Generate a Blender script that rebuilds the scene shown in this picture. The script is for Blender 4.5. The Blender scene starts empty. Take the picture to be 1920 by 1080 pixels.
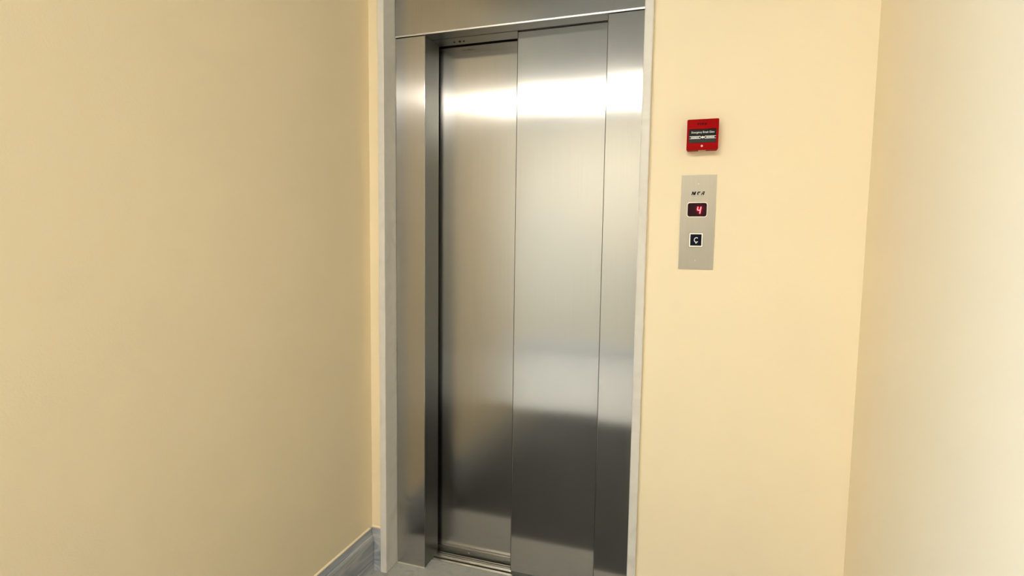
import bpy, bmesh, math, random
from mathutils import Vector, Matrix
random.seed(4)
S = bpy.context.scene
C = S.collection

# ------------------------------------------------------------------ camera
cam_d = bpy.data.cameras.new('camera'); cam = bpy.data.objects.new('camera', cam_d); C.objects.link(cam)
cam_d.sensor_width = 36.0; cam_d.lens = 1024.72 / 1920 * 36; cam_d.clip_start = 0.02
_r = Vector((0.94906155, 0.31479523, 0.01364338)); _u = Vector((-0.03873452, 0.07358855, 0.99653618)); _f = Vector((-0.31270084, 0.94630264, -0.0820335))
M = Matrix.Identity(4)
for i in range(3):
    M[i][0], M[i][1], M[i][2] = _r[i], _u[i], -_f[i]
M.translation = Vector((1.1152, -1.9121, 1.3246))
cam.matrix_world = M
S.camera = cam

# ------------------------------------------------------------------ light and exposure
S.view_settings.view_transform = 'Standard'; S.view_settings.look = 'None'
S.view_settings.gamma = 1.0; S.view_settings.use_curve_mapping = False
S.view_settings.exposure = 1.24
try: S.cycles.use_denoising = True
except Exception: pass
S.cycles.max_bounces = 14; S.cycles.diffuse_bounces = 8; S.cycles.glossy_bounces = 8
W = bpy.data.worlds.new('sky'); S.world = W; W.use_nodes = True
bg = W.node_tree.nodes['Background']; bg.inputs[0].default_value = (0.64, 0.86, 1.15, 1); bg.inputs[1].default_value = 8.0
LAMP_STRENGTH = 106.0
LAMP_COL = (1.0, 0.92, 0.79, 1)

# room numbers (metres; x along the lift wall, y into the wall, z up)
XL, XR, YW, YF, ZC = -0.0794, 1.5918, -0.0624, -4.4, 2.75
YE = -1.45                                   # the lift niche opens into the landing here
LX0, LX1 = -2.3, 3.4                         # side walls of the landing
YT = -0.0844
WIN = (-3.7, -1.9, 0.75, 2.30)
pd = bpy.data.lights.new('window_portal', 'AREA'); pd.shape = 'RECTANGLE'; pd.size = WIN[3]-WIN[2]; pd.size_y = WIN[1]-WIN[0]
pd.cycles.is_portal = True
po = bpy.data.objects.new('window_portal', pd); C.objects.link(po)
po.location = (LX0-0.19, (WIN[0]+WIN[1])/2, (WIN[2]+WIN[3])/2); po.rotation_euler = (0, -math.pi/2, 0)

# ------------------------------------------------------------------ materials
def mat(name):
    m = bpy.data.materials.new(name); m.use_nodes = True
    return m, m.node_tree.nodes, m.node_tree.links, m.node_tree.nodes['Principled BSDF']
def plain(name, col, rough=.5, metal=0, spec=.5, emit=None, es=0):
    m, n, l, b = mat(name)
    b.inputs['Base Color'].default_value = (*col, 1); b.inputs['Roughness'].default_value = rough
    b.inputs['Metallic'].default_value = metal; b.inputs['Specular IOR Level'].default_value = spec
    if emit: b.inputs['Emission Color'].default_value = (*emit, 1); b.inputs['Emission Strength'].default_value = es
    return m
def noise_tex(n, l, scale, detail=4, stretch=(1,1,1)):
    tc = n.new('ShaderNodeTexCoord'); mp = n.new('ShaderNodeMapping'); mp.inputs['Scale'].default_value = stretch
    t = n.new('ShaderNodeTexNoise'); t.inputs['Scale'].default_value = scale; t.inputs['Detail'].default_value = detail
    l.new(tc.outputs['Object'], mp.inputs['Vector']); l.new(mp.outputs['Vector'], t.inputs['Vector'])
    return t
def ramp(n, l, fac, stops):
    r = n.new('ShaderNodeValToRGB'); e = r.color_ramp.elements
    while len(e) < len(stops): e.new(.5)
    for k, (p, c) in enumerate(stops): e[k].position = p; e[k].color = (*c, 1)
    l.new(fac, r.inputs[0]); return r
def wall_mat(name, col, rough=.55):
    m, n, l, b = mat(name)
    t = noise_tex(n, l, 3.0, 3)
    d = [c*.975 for c in col]
    r = ramp(n, l, t.outputs['Fac'], [(.3, d), (.7, col)])
    l.new(r.outputs[0], b.inputs['Base Color']); b.inputs['Roughness'].default_value = rough
    b.inputs['Specular IOR Level'].default_value = .35
    t2 = noise_tex(n, l, 260, 2); bp_ = n.new('ShaderNodeBump'); bp_.inputs['Strength'].default_value = .12; bp_.inputs['Distance'].default_value = .002
    l.new(t2.outputs['Fac'], bp_.inputs['Height']); l.new(bp_.outputs[0], b.inputs['Normal'])
    return m
def steel_mat(name, col, rough=.167, aniso=1.0, axis=(0,0,1)):
    m, n, l, b = mat(name)
    b.inputs['Metallic'].default_value = 1
    st = (400, 400, 2.2) if axis[2] else (2.2, 400, 400)
    t = noise_tex(n, l, 1.0, 3, st)
    r = ramp(n, l, t.outputs['Fac'], [(.25, [c*.965 for c in col]), (.75, [c*1.03 for c in col])])
    l.new(r.outputs[0], b.inputs['Base Color'])
    t2 = noise_tex(n, l, 5.0, 6)
    mr = n.new('ShaderNodeMapRange'); mr.inputs[1].default_value = .3; mr.inputs[2].default_value = .75
    mr.inputs[3].default_value = rough*.985; mr.inputs[4].default_value = rough*1.02
    l.new(t2.outputs['Fac'], mr.inputs[0]); l.new(mr.outputs[0], b.inputs['Roughness'])
    b.inputs['Anisotropic'].default_value = aniso; b.inputs['Anisotropic Rotation'].default_value = .25
    cx = n.new('ShaderNodeCombineXYZ')
    for k in range(3): cx.inputs[k].default_value = axis[k]
    l.new(cx.outputs[0], b.inputs['Tangent'])
    return m
def stone_mat(name, cols, scale=9, rough=.35, stretch=(1,1,1), dist=1.5):
    m, n, l, b = mat(name)
    t = noise_tex(n, l, scale, 8, stretch); t.inputs['Distortion'].default_value = dist
    k = len(cols)
    r = ramp(n, l, t.outputs['Fac'], [(.28+.44*i/(k-1), c) for i, c in enumerate(cols)])
    l.new(r.outputs[0], b.inputs['Base Color']); b.inputs['Roughness'].default_value = rough
    return m
WALL = wall_mat('yellow_wall_paint', (.915, .80, .58))
CREAM = wall_mat('cream_wall_paint', (.56, .515, .42))
CEIL = wall_mat('ceiling_paint', (.30, .30, .27))
STEEL = steel_mat('brushed_steel', (.525, .515, .505))
HSTEEL = STEEL
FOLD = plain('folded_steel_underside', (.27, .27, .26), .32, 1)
SHADED = plain('shaded_steel', (.24, .245, .235), .36, 1)  # frame steel darkened: shade painted into the jamb return and door foot
NOSE = plain('polished_steel_edge', (.60, .59, .56), .40, 1)
PLATE = steel_mat('plate_steel', (.47, .445, .40), rough=.30, aniso=.9)
TRIM = stone_mat('pale_stone_trim', [(.63,.615,.575), (.72,.705,.67), (.67,.655,.62)], 6, .4)
BASE = stone_mat('grey_veined_marble', [(.17,.195,.235), (.31,.34,.39), (.50,.515,.54), (.22,.25,.30)], 5, .28, (1.2,.35,3))
SLAB = stone_mat('grey_threshold_stone', [(.29,.295,.285), (.40,.405,.39), (.345,.35,.335)], 14, .5); SLAB.node_tree.nodes['Principled BSDF'].inputs['Specular IOR Level'].default_value = .2
FLOOR = stone_mat('dark_floor_stone', [(.018,.02,.019), (.035,.037,.034), (.026,.028,.026)], 10, .5); FLOOR.node_tree.nodes['Principled BSDF'].inputs['Specular IOR Level'].default_value = .12
FLOORL = stone_mat('light_floor_stone', [(.40,.40,.38), (.55,.54,.51), (.48,.47,.44)], 7, .2)
ALU = plain('aluminium_sill', (.70,.67,.60), .3, 1)
GRIME = plain('grimy_sill_groove', (.02,.019,.017), .8)
DARK = plain('dark_shaft', (.012,.012,.012), .8)
BLACKGAP = plain('flat_black', (.01,.01,.012), .6)
RED = plain('red_plastic', (.34,.0008,.0015), .45, 0, .04)
REDIN = plain('dark_red_text', (.030,.001,.002), .5, 0, .05)
PANE = plain('black_glass_pane', (.008,.010,.010), .2, 0, .1)
PANELO = plain('charcoal_label', (.022,.028,.025), .4, 0, .15)
WHITE = plain('white_print', (.85,.86,.84), .5)
INK = plain('black_ink', (.006,.005,.005), .5, 0, .08)
GREYINK = plain('grey_ink', (.30,.25,.19), .5)
SCREWM = plain('screw_metal', (.75,.70,.62), .3, 1)
CHROME = plain('chrome', (.88,.86,.83), .12, 1)
NAVY = plain('navy_button', (.003,.004,.020), .3, 0, .1)
SCREEN = plain('tinted_screen', (.022,.003,.008), .45, 0, .10)
LED = plain('led_digit', (.2,.01,.03), .5, emit=(1.0,.0050,.0066), es=75.0)
WOODW = plain('white_window_frame', (.75,.75,.72), .4)
LAMPM = plain('lamp_diffuser', (.9,.9,.88), .5, emit=LAMP_COL[:3], es=LAMP_STRENGTH)
LAMPH = plain('lamp_housing', (.8,.8,.78), .4)
KEYTAB = plain('clear_key_tab', (.72,.52,.30), .3)
CAULK = plain('pale_caulk', (.62,.58,.48), .7)

# ------------------------------------------------------------------ mesh helpers
def box(bm, x0, x1, y0, y1, z0, z1):
    v = [bm.verts.new(p) for p in ((x0,y0,z0),(x1,y0,z0),(x1,y1,z0),(x0,y1,z0),(x0,y0,z1),(x1,y0,z1),(x1,y1,z1),(x0,y1,z1))]
    for f in ((0,3,2,1),(4,5,6,7),(0,1,5,4),(1,2,6,5),(2,3,7,6),(3,0,4,7)): bm.faces.new([v[i] for i in f])
def bevel_all(bm, w, seg=2):
    if w: bmesh.ops.bevel(bm, geom=bm.edges[:], offset=w, segments=seg, affect='EDGES', profile=.5)
def link(name, bm, m, parent=None, smooth=False):
    bmesh.ops.recalc_face_normals(bm, faces=bm.faces[:])
    me = bpy.data.meshes.new(name); bm.to_mesh(me); bm.free(); me.materials.append(m)
    if smooth:
        for p in me.polygons: p.use_smooth = True
    o = bpy.data.objects.new(name, me); C.objects.link(o)
    if parent: o.parent = parent; o.matrix_parent_inverse = Matrix.Translation(-parent.location) if parent.type == 'EMPTY' else Matrix.Identity(4)
    return o
def boxes(name, lst, m, parent=None, bev=0):
    bm = bmesh.new()
    for b in lst: box(bm, *b)
    bevel_all(bm, bev)
    return link(name, bm, m, parent)
def empty(name, loc, label, cat, group=None):
    o = bpy.data.objects.new(name, None); o.empty_display_size = .05; C.objects.link(o); o.location = loc
    return tag(o, label, cat, group)
def tag(o, label, cat, group=None):
    if o.get('kind') is None: o['kind'] = 'thing'
    o['label'] = label; o['category'] = cat
    if group: o['group'] = group
    return o
def struct(o, label, cat):
    o['kind'] = 'structure'; return tag(o, label, cat)
def prism(bm, pts, y0, y1):                 # polygon in the x-z plane extruded along y
    a = [bm.verts.new((x, y0, z)) for x, z in pts]; b = [bm.verts.new((x, y1, z)) for x, z in pts]
    bm.faces.new(a); bm.faces.new(b[::-1]); k = len(pts)
    for i in range(k): bm.faces.new((a[i], b[i], b[(i+1) % k], a[(i+1) % k]))
def rrect(x0, x1, z0, z1, r, seg=5):
    out = []
    for cx, cz, a0 in ((x1-r, z1-r, 0), (x0+r, z1-r, 90), (x0+r, z0+r, 180), (x1-r, z0+r, 270)):
        for k in range(seg+1):
            a = math.radians(a0 + 90*k/seg); out.append((cx+r*math.cos(a), cz+r*math.sin(a)))
    return out
def ring(bm, outer, inner, y0, y1):         # frame between two outlines of equal length, extruded along y
    k = len(outer)
    vo = [[bm.verts.new((x, y, z)) for x, z in outer] for y in (y0, y1)]; vi = [[bm.verts.new((x, y, z)) for x, z in inner] for y in (y0, y1)]
    for i in range(k):
        j = (i+1) % k
        bm.faces.new((vo[0][i], vo[0][j], vi[0][j], vi[0][i])); bm.faces.new((vo[1][i], vi[1][i], vi[1][j], vo[1][j]))
        bm.faces.new((vo[0][i], vo[1][i], vo[1][j], vo[0][j])); bm.faces.new((vi[0][i], vi[0][j], vi[1][j], vi[1][i]))
def extrude_x(bm, prof, x0, x1):            # profile of (y, z) swept along x
    a = [bm.verts.new((x0, y, z)) for y, z in prof]; b = [bm.verts.new((x1, y, z)) for y, z in prof]
    bm.faces.new(a); bm.faces.new(b[::-1]); k = len(prof)
    for i in range(k): bm.faces.new((a[i], b[i], b[(i+1) % k], a[(i+1) % k]))
def extrude_y(bm, prof, y0, y1):            # profile of (x, z) swept along y
    prism(bm, prof, y0, y1)
def disc(bm, x, z, r, y0, y1, seg=20):
    prism(bm, [(x+r*math.cos(2*math.pi*i/seg), z+r*math.sin(2*math.pi*i/seg)) for i in range(seg)], y0, y1)
def text(name, s, x, z, w, h, y, m, parent, bold=0., shear=0., depth=.0003):
    cu = bpy.data.curves.new(name, 'FONT'); cu.body = s; cu.size = 1; cu.offset = bold; cu.shear = shear; cu.extrude = .01; cu.resolution_u = 7
    t = bpy.data.objects.new(name, cu); C.objects.link(t)
    dg = bpy.context.evaluated_depsgraph_get(); me = bpy.data.meshes.new_from_object(t.evaluated_get(dg))
    bpy.data.objects.remove(t); bpy.data.curves.remove(cu)
    xs = [v.co.x for v in me.vertices]; ys = [v.co.y for v in me.vertices]
    x0, x1, y0, y1 = min(xs), max(xs), min(ys), max(ys)
    for v in me.vertices:
        v.co = ((v.co.x-(x0+x1)/2)/(x1-x0)*w + x, y - (v.co.z+.01)/.02*depth, (v.co.y-(y0+y1)/2)/(y1-y0)*h + z)
    me.materials.clear(); me.materials.append(m); me.name = name
    o = bpy.data.objects.new(name, me); C.objects.link(o); o.parent = parent
    if parent.type == 'EMPTY': o.matrix_parent_inverse = Matrix.Translation(-parent.location)
    return o

# ------------------------------------------------------------------ the setting
OX0, OX1, OZ = -0.0286, 0.9676, 2.48        # rough opening edge (outside of stone surround)
w = boxes('wall_back', [(XL-.2, OX0, YW, .35, -.12, ZC), (OX1, XR+.2, YW, .35, -.12, ZC), (OX0, OX1, YW, .35, OZ, ZC)], WALL)
struct(w, 'yellow painted wall around the lift doorway', 'wall')
y0, y1, z0, z1 = WIN
w = boxes('wall_left', [(XL-.2, XL, YE, YW, 0, ZC)], WALL); struct(w, 'yellow painted side wall with grey marble skirting at its foot', 'wall')
w = boxes('wall_right', [(XR, XR+.2, YE, YW, 0, ZC)], WALL); struct(w, 'pale yellow side wall beside the call panel', 'wall')
w = boxes('wall_landing_left', [(LX0-.2, LX0, YF, y0, 0, ZC), (LX0-.2, LX0, y1, YE+.2, 0, ZC), (LX0-.2, LX0, y0, y1, 0, z0), (LX0-.2, LX0, y0, y1, z1, ZC)], WALL); struct(w, 'yellow landing wall with a tall window', 'wall')
w = boxes('wall_landing_right', [(LX1, LX1+.2, YF, YE+.2, 0, ZC)], WALL); struct(w, 'yellow end wall of the landing', 'wall')
w = boxes('wall_return_left', [(LX0, XL-.2, YE, YE+.2, 0, ZC)], WALL); struct(w, 'yellow wall turning the corner from the plain side wall', 'wall')
w = boxes('wall_return_right', [(XR+.2, LX1, YE, YE+.2, 0, ZC)], WALL); struct(w, 'yellow wall turning the corner from the call panel side', 'wall')
w = boxes('wall_front', [(LX0-.2, LX1+.2, YF-.2, YF, 0, ZC)], CREAM); struct(w, 'cream wall facing the lift', 'wall')
w = boxes('ceiling', [(LX0-.2, LX1+.2, YF-.2, YE+.2, ZC, ZC+.1), (XL-.2, XR+.2, YE+.2, .35, ZC, ZC+.1)], CEIL); struct(w, 'painted ceiling of the landing', 'ceiling')
fl = boxes('floor', [(XL-.2, XR+.2, YE+.2, -.22, -.1, 0), (LX0-.2, LX1+.2, -2.1, YE+.2, -.1, 0)], FLOOR); struct(fl, 'dark polished stone floor', 'floor')
boxes('stone_slab', [(XL-.2, XR+.2, -.22, .0645, -.1, 0)], SLAB, fl)['label'] = 'grey stone threshold slab before the lift'
boxes('stone_slab', [(LX0-.2, LX1+.2, YF-.2, -2.1, -.1, 0)], FLOORL, fl)['label'] = 'pale polished stone paving'
sh = boxes('wall_shaft', [(OX0+.0005, OX1-.0005, .30, .34, -.12, 2.479), (OX0+.0005, OX1-.0005, .0650, .30, -.12, -.0205)], DARK); struct(sh, 'dark lift shaft lining behind the doors', 'wall')
# window behind the camera
wn = boxes('window_1', [(LX0-.14, LX0-.08, y0, y0+.06, z0, z1), (LX0-.14, LX0-.08, y1-.06, y1, z0, z1), (LX0-.14, LX0-.08, y0+.06, y1-.06, z0, z0+.06), (LX0-.14, LX0-.08, y0+.06, y1-.06, z1-.06, z1)], WOODW)
struct(wn, 'white framed window in the yellow side wall', 'window')
boxes('mullion', [(LX0-.13, LX0-.09, (y0+y1)/2-.02, (y0+y1)/2+.02, z0+.06, z1-.06)], WOODW, wn)
boxes('window_sill', [(LX0-.2, LX0+.02, y0-.02, y1+.02, z0-.03, z0)], TRIM, wn)

# stone surround of the doorway
XJ0, XJ1 = 0.0, 0.9385                      # steel frame edges
t = boxes('trim_1', [(OX0, XJ0-.0014, YT, .20, 0, OZ)], TRIM, bev=.0025); struct(t, 'pale stone upright between the side wall and the steel frame', 'trim')
t = boxes('trim_2', [(XJ1+.0014, OX1, YT, .20, 0, OZ)], TRIM, bev=.0025); struct(t, 'pale stone upright beside the call panel wall', 'trim')
t = boxes('trim_3', [(XJ0-.0010, XJ1+.0010, YT, .20, OZ-.028, OZ)], TRIM, bev=.0025); struct(t, 'pale stone lintel above the steel header', 'trim')

# skirting: profile of (distance from wall, z)
PR = [(0,.0455), (.0172,.0455), (.0185,.0465), (.0185,.138), (.0165,.146), (.0128,.149), (.0128,.1525), (.0120,.1555), (.0050,.170), (0,.171)]
PL = [(0,0), (.020,0), (.020,.0425), (.0188,.0438), (0,.0438)]
def skirting(name, label, along, a0, a1, wallpos, sgn, m=None):
    for k, (prof, nm) in enumerate(((PR, name), (PL, 'plinth'))):
        bm = bmesh.new()
        if along == 'y': extrude_y(bm, [(wallpos+sgn*d, z) for d, z in prof], a0, a1)
        else: extrude_x(bm, [(wallpos+sgn*d, z) for d, z in prof], a0, a1)
        if k == 0: o = struct(link(nm, bm, m or BASE), label, 'skirting')
        else: link(nm, bm, m or BASE, o)
    return o
def bead(along, a0, a1, wallpos, sgn, par):
    bm = bmesh.new(); P = [(0,.1712), (.0050,.1704), (.0050,.1735), (0,.1775)]
    if along == 'y': extrude_y(bm, [(wallpos+sgn*d, z) for d, z in P], a0, a1)
    else: extrude_x(bm, [(wallpos+sgn*d, z) for d, z in P], a0, a1)
    link('paint_bead', bm, WALL, par)['label'] = 'bead of wall paint along the top edge'
b1 = skirting('baseboard_left', 'grey veined marble skirting along the plain side wall', 'y', YE, YW-.0212, XL, 1); bead('y', YE, YW-.0212, XL, 1, b1)
b2 = skirting('baseboard_back', 'short piece of grey marble skirting between side wall and stone upright', 'x', XL+.0001, OX0-.0004, YW, -1); bead('x', XL+.0001, OX0-.0004, YW, -1, b2)
b3 = skirting('baseboard_back', 'grey marble skirting below the call panel', 'x', OX1+.0004, XR-.0212, YW, -1); bead('x', OX1+.0004, XR-.0212, YW, -1, b3)
b4 = skirting('baseboard_right', 'grey marble skirting along the wall beside the call panel', 'y', YE, YW-.0004, XR, -1); bead('y', YE, YW-.0004, XR, -1, b4)
b5 = skirting('baseboard_front', 'pale stone skirting along the wall facing the lift', 'x', LX0+.0004, LX1-.0004, YF, 1, FLOORL)

# ------------------------------------------------------------------ lift entrance
X1, X2, XM, D1, D2, H = 0.1257, 0.8123, 0.4719, 0.065, 0.1403, 2.10
fr = empty('elevator_door_frame', (XJ0, 0, 0), 'brushed steel lift door frame with deep jamb and flat header', 'door frame')
def vbox(name, x0, x1, y0, y1, z0, z1, m, par, bev=.0012):
    return boxes(name, [(x0, x1, y0, y1, z0, z1)], m, par, bev)
jb = vbox('jamb', XJ0, X1-.0012, 0, .118, .002, H-.0016, STEEL, fr)
vbox('jamb_return', X1-.0012, X1, .0012, .118, .002, H-.0016, SHADED, jb, 0)['label'] = 'steel return of the deep jamb with shade in its colour'  # inner jamb face, its shade painted in by a darker steel colour
vbox('jamb', X2, XJ1, 0, .058, .002, H-.0016, STEEL, fr)
vbox('header', XJ0, XJ1, -.0035, .058, H+.0030, OZ-.029, HSTEEL, fr)
vbox('header_return', XJ0+.0003, XJ1-.0003, -.0028, .056, H, H+.0028, FOLD, fr, .0004)
bm = bmesh.new(); extrude_x(bm, [(-.0036, H+.0054), (-.0050, H+.0052), (-.0046, H+.0002), (-.0030, H)], XJ0+.0003, XJ1-.0003); link('header_lip', bm, NOSE, fr)['label'] = 'bright folded lower edge of the header'
tc = vbox('track_cover', X1-.02, XM-.002, .0600, .128, H-.001, H+.05, FOLD, fr, .0008)
for bx_, br in ((.203, .0035), (.226, .0052), (.243, .0032)):
    bm = bmesh.new(); prism(bm, [(bx_+br*math.cos(math.radians(60*i)), .094+br*math.sin(math.radians(60*i))) for i in range(6)], 0, 1)
    for v in bm.verts: v.co = Vector((v.co.x, v.co.z, H-.0012 - .003*v.co.y))
    link('bolt', bm, BLACKGAP, tc)

def door_panel(label, x0, x1, y):
    p = empty('sliding_door_panel', ((x0+x1)/2, y, .006), label, 'door')
    vbox('panel_skin', x0, x1, y, y+.028, .0235, 2.16, STEEL, p, .0012)
    vbox('bottom_rail', x0+.001, x1-.001, y+.0012, y+.027, .006, .0228, SHADED, p, .0008)  # darkened colour paints the shade of the gap under the door
    gx = x0 + (x1-x0)*.42
    bm = bmesh.new(); box(bm, gx-.004, gx+.004, y-.0012, y+.004, .0085, .0135); bevel_all(bm, .001)
    return p, bm
p1, bm = door_panel('brushed steel sliding door panel set back behind its twin, next to the deep jamb', .085, XM+.03, D2)
link('guide_screw', bm, SCREWM, p1)
p2, bm = door_panel('brushed steel sliding door panel standing proud of its twin, farther from the deep jamb', XM, X2+.09, D1); bm.free()
boxes('seam_line', [(XM-.0018, XM-.0001, D1+.0012, D1+.026, .0235, 2.16)], BLACKGAP, p2)['label'] = 'thin dark strip marking the seam at the leading edge'  # black strip added to draw the dark seam between the panels
boxes('seam_line', [(X2-.0018, X2-.0001, .0035, .056, .004, H-.004)], BLACKGAP, fr)['label'] = 'thin dark strip marking the seam at the jamb edge'  # black strip added to draw the dark line beside the jamb

sill = empty('door_sill', ((X1+X2)/2, .13, -.02), 'grooved aluminium door sill under the steel sliding panels', 'door sill')
boxes('sill_base', [(X1-.04, X2+.1, .0652, .20, -.02, -.0085)], GRIME, sill)
for a, b_, zt in ((.0652, .0705, .0012), (.0722, .0800, .0), (.0905, .0960, .0010), (.0985, .1080, -.0006), (.1105, .1165, .0010), (.1235, .1300, .0004), (.150, .160, .0)):
    boxes('sill_rail', [(X1-.04, X2+.1, a, b_, -.0084, zt)], ALU, sill, .0006)

# caulk line where the steel frame meets the stone slab
tag(boxes('caulk_line', [(XJ0+.001, X1+.001, -.0042, -.0004, .0002, .0028)], CAULK, bev=.0008), 'thin pale caulk line at the foot of the deep steel jamb', 'caulk')

# ------------------------------------------------------------------ fire alarm call point
BX, BZ, BY = 1.1277, 1.6657, YW
cp = empty('fire_alarm_call_point', (BX, BY, BZ-.0465), 'red square fire alarm break glass box above the call panel', 'fire alarm')
hw = .0462
FY = BY-.040                                  # front face
bm = bmesh.new(); prism(bm, rrect(BX-hw+.0015, BX+hw-.0015, BZ-hw+.0015, BZ+hw-.0015, .003, 3), BY-.0002, BY-.022); link('back_box', bm, RED, cp)
bm = bmesh.new()
WX0, WX1, WZ0, WZ1 = 1.0872, 1.1672, 1.6402, 1.6822
ring(bm, rrect(BX-hw, BX+hw, BZ-hw, BZ+hw, .0035, 4), rrect(WX0, WX1, WZ0, WZ1, .0012, 4), FY, BY-.0222)
front = link('front_cover', bm, RED, cp)
bm = bmesh.new(); prism(bm, rrect(WX0+.0002, WX1-.0002, WZ0+.0002, WZ1-.0002, .001, 3), FY+.0030, BY-.0224); gp = link('break_glass_pane', bm, PANE, cp)
gp['label'] = 'black break glass pane with white print'
GY = FY+.0030
boxes('label_band', [(WX0+.0012, WX1-.0012, GY-.0002, GY+.0002, WZ0+.0015, 1.6515)], PANELO, gp)
text('lettering', 'FIRE', BX-.0015, 1.6970, .0275, .0072, FY-.00005, REDIN, front, .012)
text('lettering', 'Emergency Break Glass', BX+.0008, 1.6722, .0665, .0078, GY-.00005, WHITE, gp, .006)
for s in (-1, 1):
    bm = bmesh.new()
    c = BX + .0004
    for zz in (1.6540, 1.6606):                # upper and lower rule of the band
        prism(bm, [(c+s*.0075, zz-.0008), (c+s*.0385, zz-.0008), (c+s*.0385, zz+.0008), (c+s*.0075, zz+.0008)], GY-.0003, GY-.00002)
    prism(bm, [(c+s*.0110, 1.6552), (c+s*.0335, 1.6552), (c+s*.0335, 1.6594), (c+s*.0110, 1.6594)], GY-.0003, GY-.00002)
    link('arrow_band', bm, WHITE, gp)
    text('lettering', 'PRESS HERE', c+s*.0222, 1.6573, .0195, .0030, GY-.0003, INK, gp, .01)
    bm = bmesh.new()
    for sg in (-1, 1):
        prism(bm, [(c+s*.0088, 1.6573+sg*.0048), (c+s*.0020, 1.6573+sg*.0006), (c+s*.0020, 1.6573-sg*.0012), (c+s*.0100, 1.6573+sg*.0032)], GY-.00045, GY-.00031)
    link('arrow_head', bm, WHITE, gp)
bm = bmesh.new(); disc(bm, BX+.0004, 1.6573, .0036, GY-.0006, GY-.00046, 16); link('press_dot', bm, WHITE, gp)
bm = bmesh.new(); disc(bm, BX-.001, 1.6307, .0032, FY-.0008, FY+.001, 16); sc = link('screw', bm, plain('pale_screw', (.80,.62,.55), .35), cp)
bm = bmesh.new(); box(bm, BX-.0013-.001, BX+.0013-.001, FY-.0010, FY-.0004, 1.6303, 1.6311); link('screw_slot', bm, INK, sc)
boxes('key_tab', [(BX-.011, BX+.011, BY-.030, BY-.006, BZ-hw-.0022, BZ-hw+.0004)], KEYTAB, cp, .0006)['label'] = 'pale plastic key tab under the box'

# ------------------------------------------------------------------ hall call panel
PX0, PX1, PZ0, PZ1 = 1.0698, 1.1758, 1.2485, 1.5470
PY = YW-.003
pc = (PX0+PX1)/2
cpn = empty('elevator_call_panel', (pc, YW, PZ0), 'narrow brushed steel lift call panel with red digit display and button', 'call panel')
DX0, DX1, DZ0, DZ1 = 1.0911, 1.1503, 1.4158, 1.4600
bm = bmesh.new(); ring(bm, rrect(PX0, PX1, PZ0, PZ1, .0008, 5), rrect(DX0, DX1, DZ0, DZ1, .007, 5), PY, YW-.0002)
pl = link('face_plate', bm, PLATE, cpn)
dsp = bmesh.new(); prism(dsp, rrect(DX0+.0002, DX1-.0002, DZ0+.0002, DZ1-.0002, .0068, 5), PY+.0012, YW-.0004); dsp = link('display', dsp, SCREEN, cpn); dsp['label'] = 'dark tinted floor display showing a red 4'
bm = bmesh.new(); ring(bm, rrect(DX0-.0010, DX1+.0010, DZ0-.0010, DZ1+.0010, .0078, 5), rrect(DX0+.0006, DX1-.0006, DZ0+.0006, DZ1-.0006, .0066, 5), PY-.0012, PY-.00005); link('bezel', bm, CHROME, dsp)
# digit 4 in slanted seven-segment strokes
def stroke(bm, a, b, wd, y0, y1):
    a = Vector(a); b = Vector(b); d = (b-a).normalized(); n = Vector((-d.y, d.x))*wd/2; e = d*wd*.35
    prism(bm, [tuple(a+n), tuple(a-e), tuple(a-n), tuple(b-n), tuple(b+e), tuple(b+n)], y0, y1)
bm = bmesh.new(); LY = PY+.0012
for a, b_ in (((1.1232,1.4468), (1.1218,1.4378)), ((1.1226,1.4366), (1.1298,1.4366)), ((1.1322,1.4468), (1.1308,1.4378)), ((1.1304,1.4356), (1.1292,1.4264))):
    stroke(bm, a, b_, .0019, LY-.0014, LY-.0004)
link('led_digit', bm, LED, dsp)
# logo
LZ0, LZ1 = 1.4842, 1.4953
lh = LZ1-LZ0
def logo(polys, x0, wdt):
    bm = bmesh.new()
    for p in polys: prism(bm, [(x0 + (u + .22*v)*wdt, LZ0 + v*lh) for u, v in p], PY-.0003, PY-.00003)
    link('logo_letter', bm, INK, pl)
logo([[(0,0),(.24,0),(.24,1),(.0,1)], [(.24,1),(.24,.55),(.42,.0),(.55,.35),(.40,.75)], [(.42,0),(.62,0),(.80,1),(.60,1),(.50,.6)], [(.66,0),(.92,0),(.92,1),(.66,1),(.66,.5)]], 1.1016, .0126)
logo([[(.0,.25),(.25,0),(.50,0),(.34,.35),(.40,.70),(.48,1),(.15,1),(0,.8)], [(.42,.55),(.80,.62),(.86,1),(.60,1),(.48,.8)]], 1.1183, .0098)
logo([[(0,0),(.26,0),(.42,.5),(.40,1),(.26,.82)], [(.34,1),(.30,.78),(.66,.78),(.66,1)], [(.62,0),(.90,0),(.90,1),(.62,1)], [(.30,.22),(.62,.22),(.62,.42),(.36,.42)]], 1.1300, .0105)
bm = bmesh.new(); random.seed(3); x = 1.1035                                      # faint small line under the logo, too small to read
while x < 1.1395:
    ww = random.uniform(.0007, .0016)
    if not 1.1195 < x < 1.1212: prism(bm, [(x, 1.4800), (x+ww, 1.4800), (x+ww, 1.4800+random.uniform(.0012,.0019)), (x, 1.4817)], PY-.0002, PY-.00003)
    x += ww + .0006
link('small_print', bm, GREYINK, pl)
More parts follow.
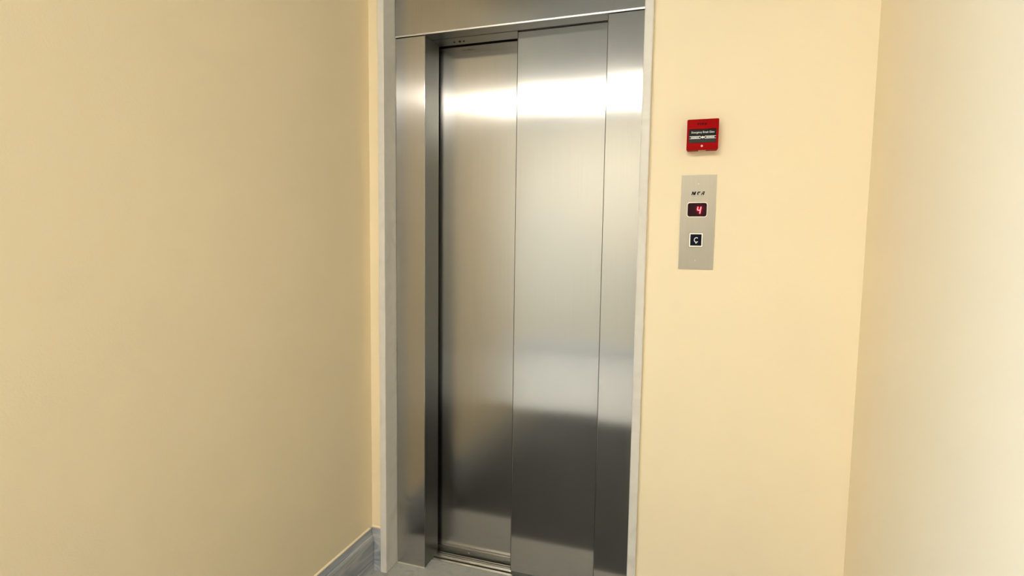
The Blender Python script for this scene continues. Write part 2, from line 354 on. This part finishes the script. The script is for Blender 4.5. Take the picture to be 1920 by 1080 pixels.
for sz, sx in ((1.5190, 1.1222), (1.2766, 1.1208)):
    bm = bmesh.new(); disc(bm, sx, sz, .0028, PY-.0007, PY-.00003, 18); s_ = link('screw', bm, SCREWM, cpn)
    bm = bmesh.new(); ring(bm, [(sx+.0038*math.cos(math.pi*i/9), sz+.0038*math.sin(math.pi*i/9)) for i in range(18)], [(sx+.0029*math.cos(math.pi*i/9), sz+.0029*math.sin(math.pi*i/9)) for i in range(18)], PY-.0002, PY-.00003); link('screw_rim', bm, GREYINK, s_)
    bm = bmesh.new(); disc(bm, sx, sz, .0010, PY-.0011, PY-.00075, 8); link('screw_socket', bm, INK, s_)
BX0, BX1, BZ0, BZ1 = 1.1002, 1.1412, 1.3204, 1.3640
bm = bmesh.new(); ring(bm, rrect(BX0, BX1, BZ0, BZ1, .0022, 3), rrect(BX0+.0036, BX1-.0036, BZ0+.0036, BZ1-.0036, .0006, 3), PY-.0042, PY-.00004); btn = link('button', bm, CHROME, cpn); btn['label'] = 'square call button with chrome rim and white letter'
bm = bmesh.new(); prism(bm, rrect(BX0+.0037, BX1-.0037, BZ0+.0037, BZ1-.0037, .0006, 3), PY-.0034, PY-.0003); link('button_face', bm, NAVY, btn)
bm = bmesh.new(); ring(bm, rrect(BX0-.0012, BX1+.0012, BZ0-.0016, BZ1+.0010, .003, 3), rrect(BX0-.0001, BX1+.0001, BZ0-.0001, BZ1+.0001, .0022, 3), PY-.0003, PY-.00003); link('button_gap', bm, GREYINK, btn)
text('lettering', 'C', 1.1208, 1.3424, .0118, .0168, PY-.00345, WHITE, btn, .012)
bm = bmesh.new(); prism(bm, [(1.1196, 1.3362), (1.1226, 1.3362), (1.1232, 1.3322), (1.1212, 1.3304), (1.1194, 1.3318)], PY-.00375, PY-.00346); link('cedilla', bm, WHITE, btn)

# ------------------------------------------------------------------ ceiling lamp (behind the camera)
LX, LYY = .42, -3.25
lamp = empty('ceiling_lamp', (LX, LYY, ZC), 'long white strip lamp on the landing ceiling', 'lamp')
boxes('lamp_housing', [(LX-.77, LX+.77, LYY-.05, LYY+.05, ZC-.03, ZC-.0005)], LAMPH, lamp, .003)
boxes('diffuser', [(LX-.75, LX+.75, LYY-.035, LYY+.035, ZC-.05, ZC-.031)], LAMPM, lamp, .004)
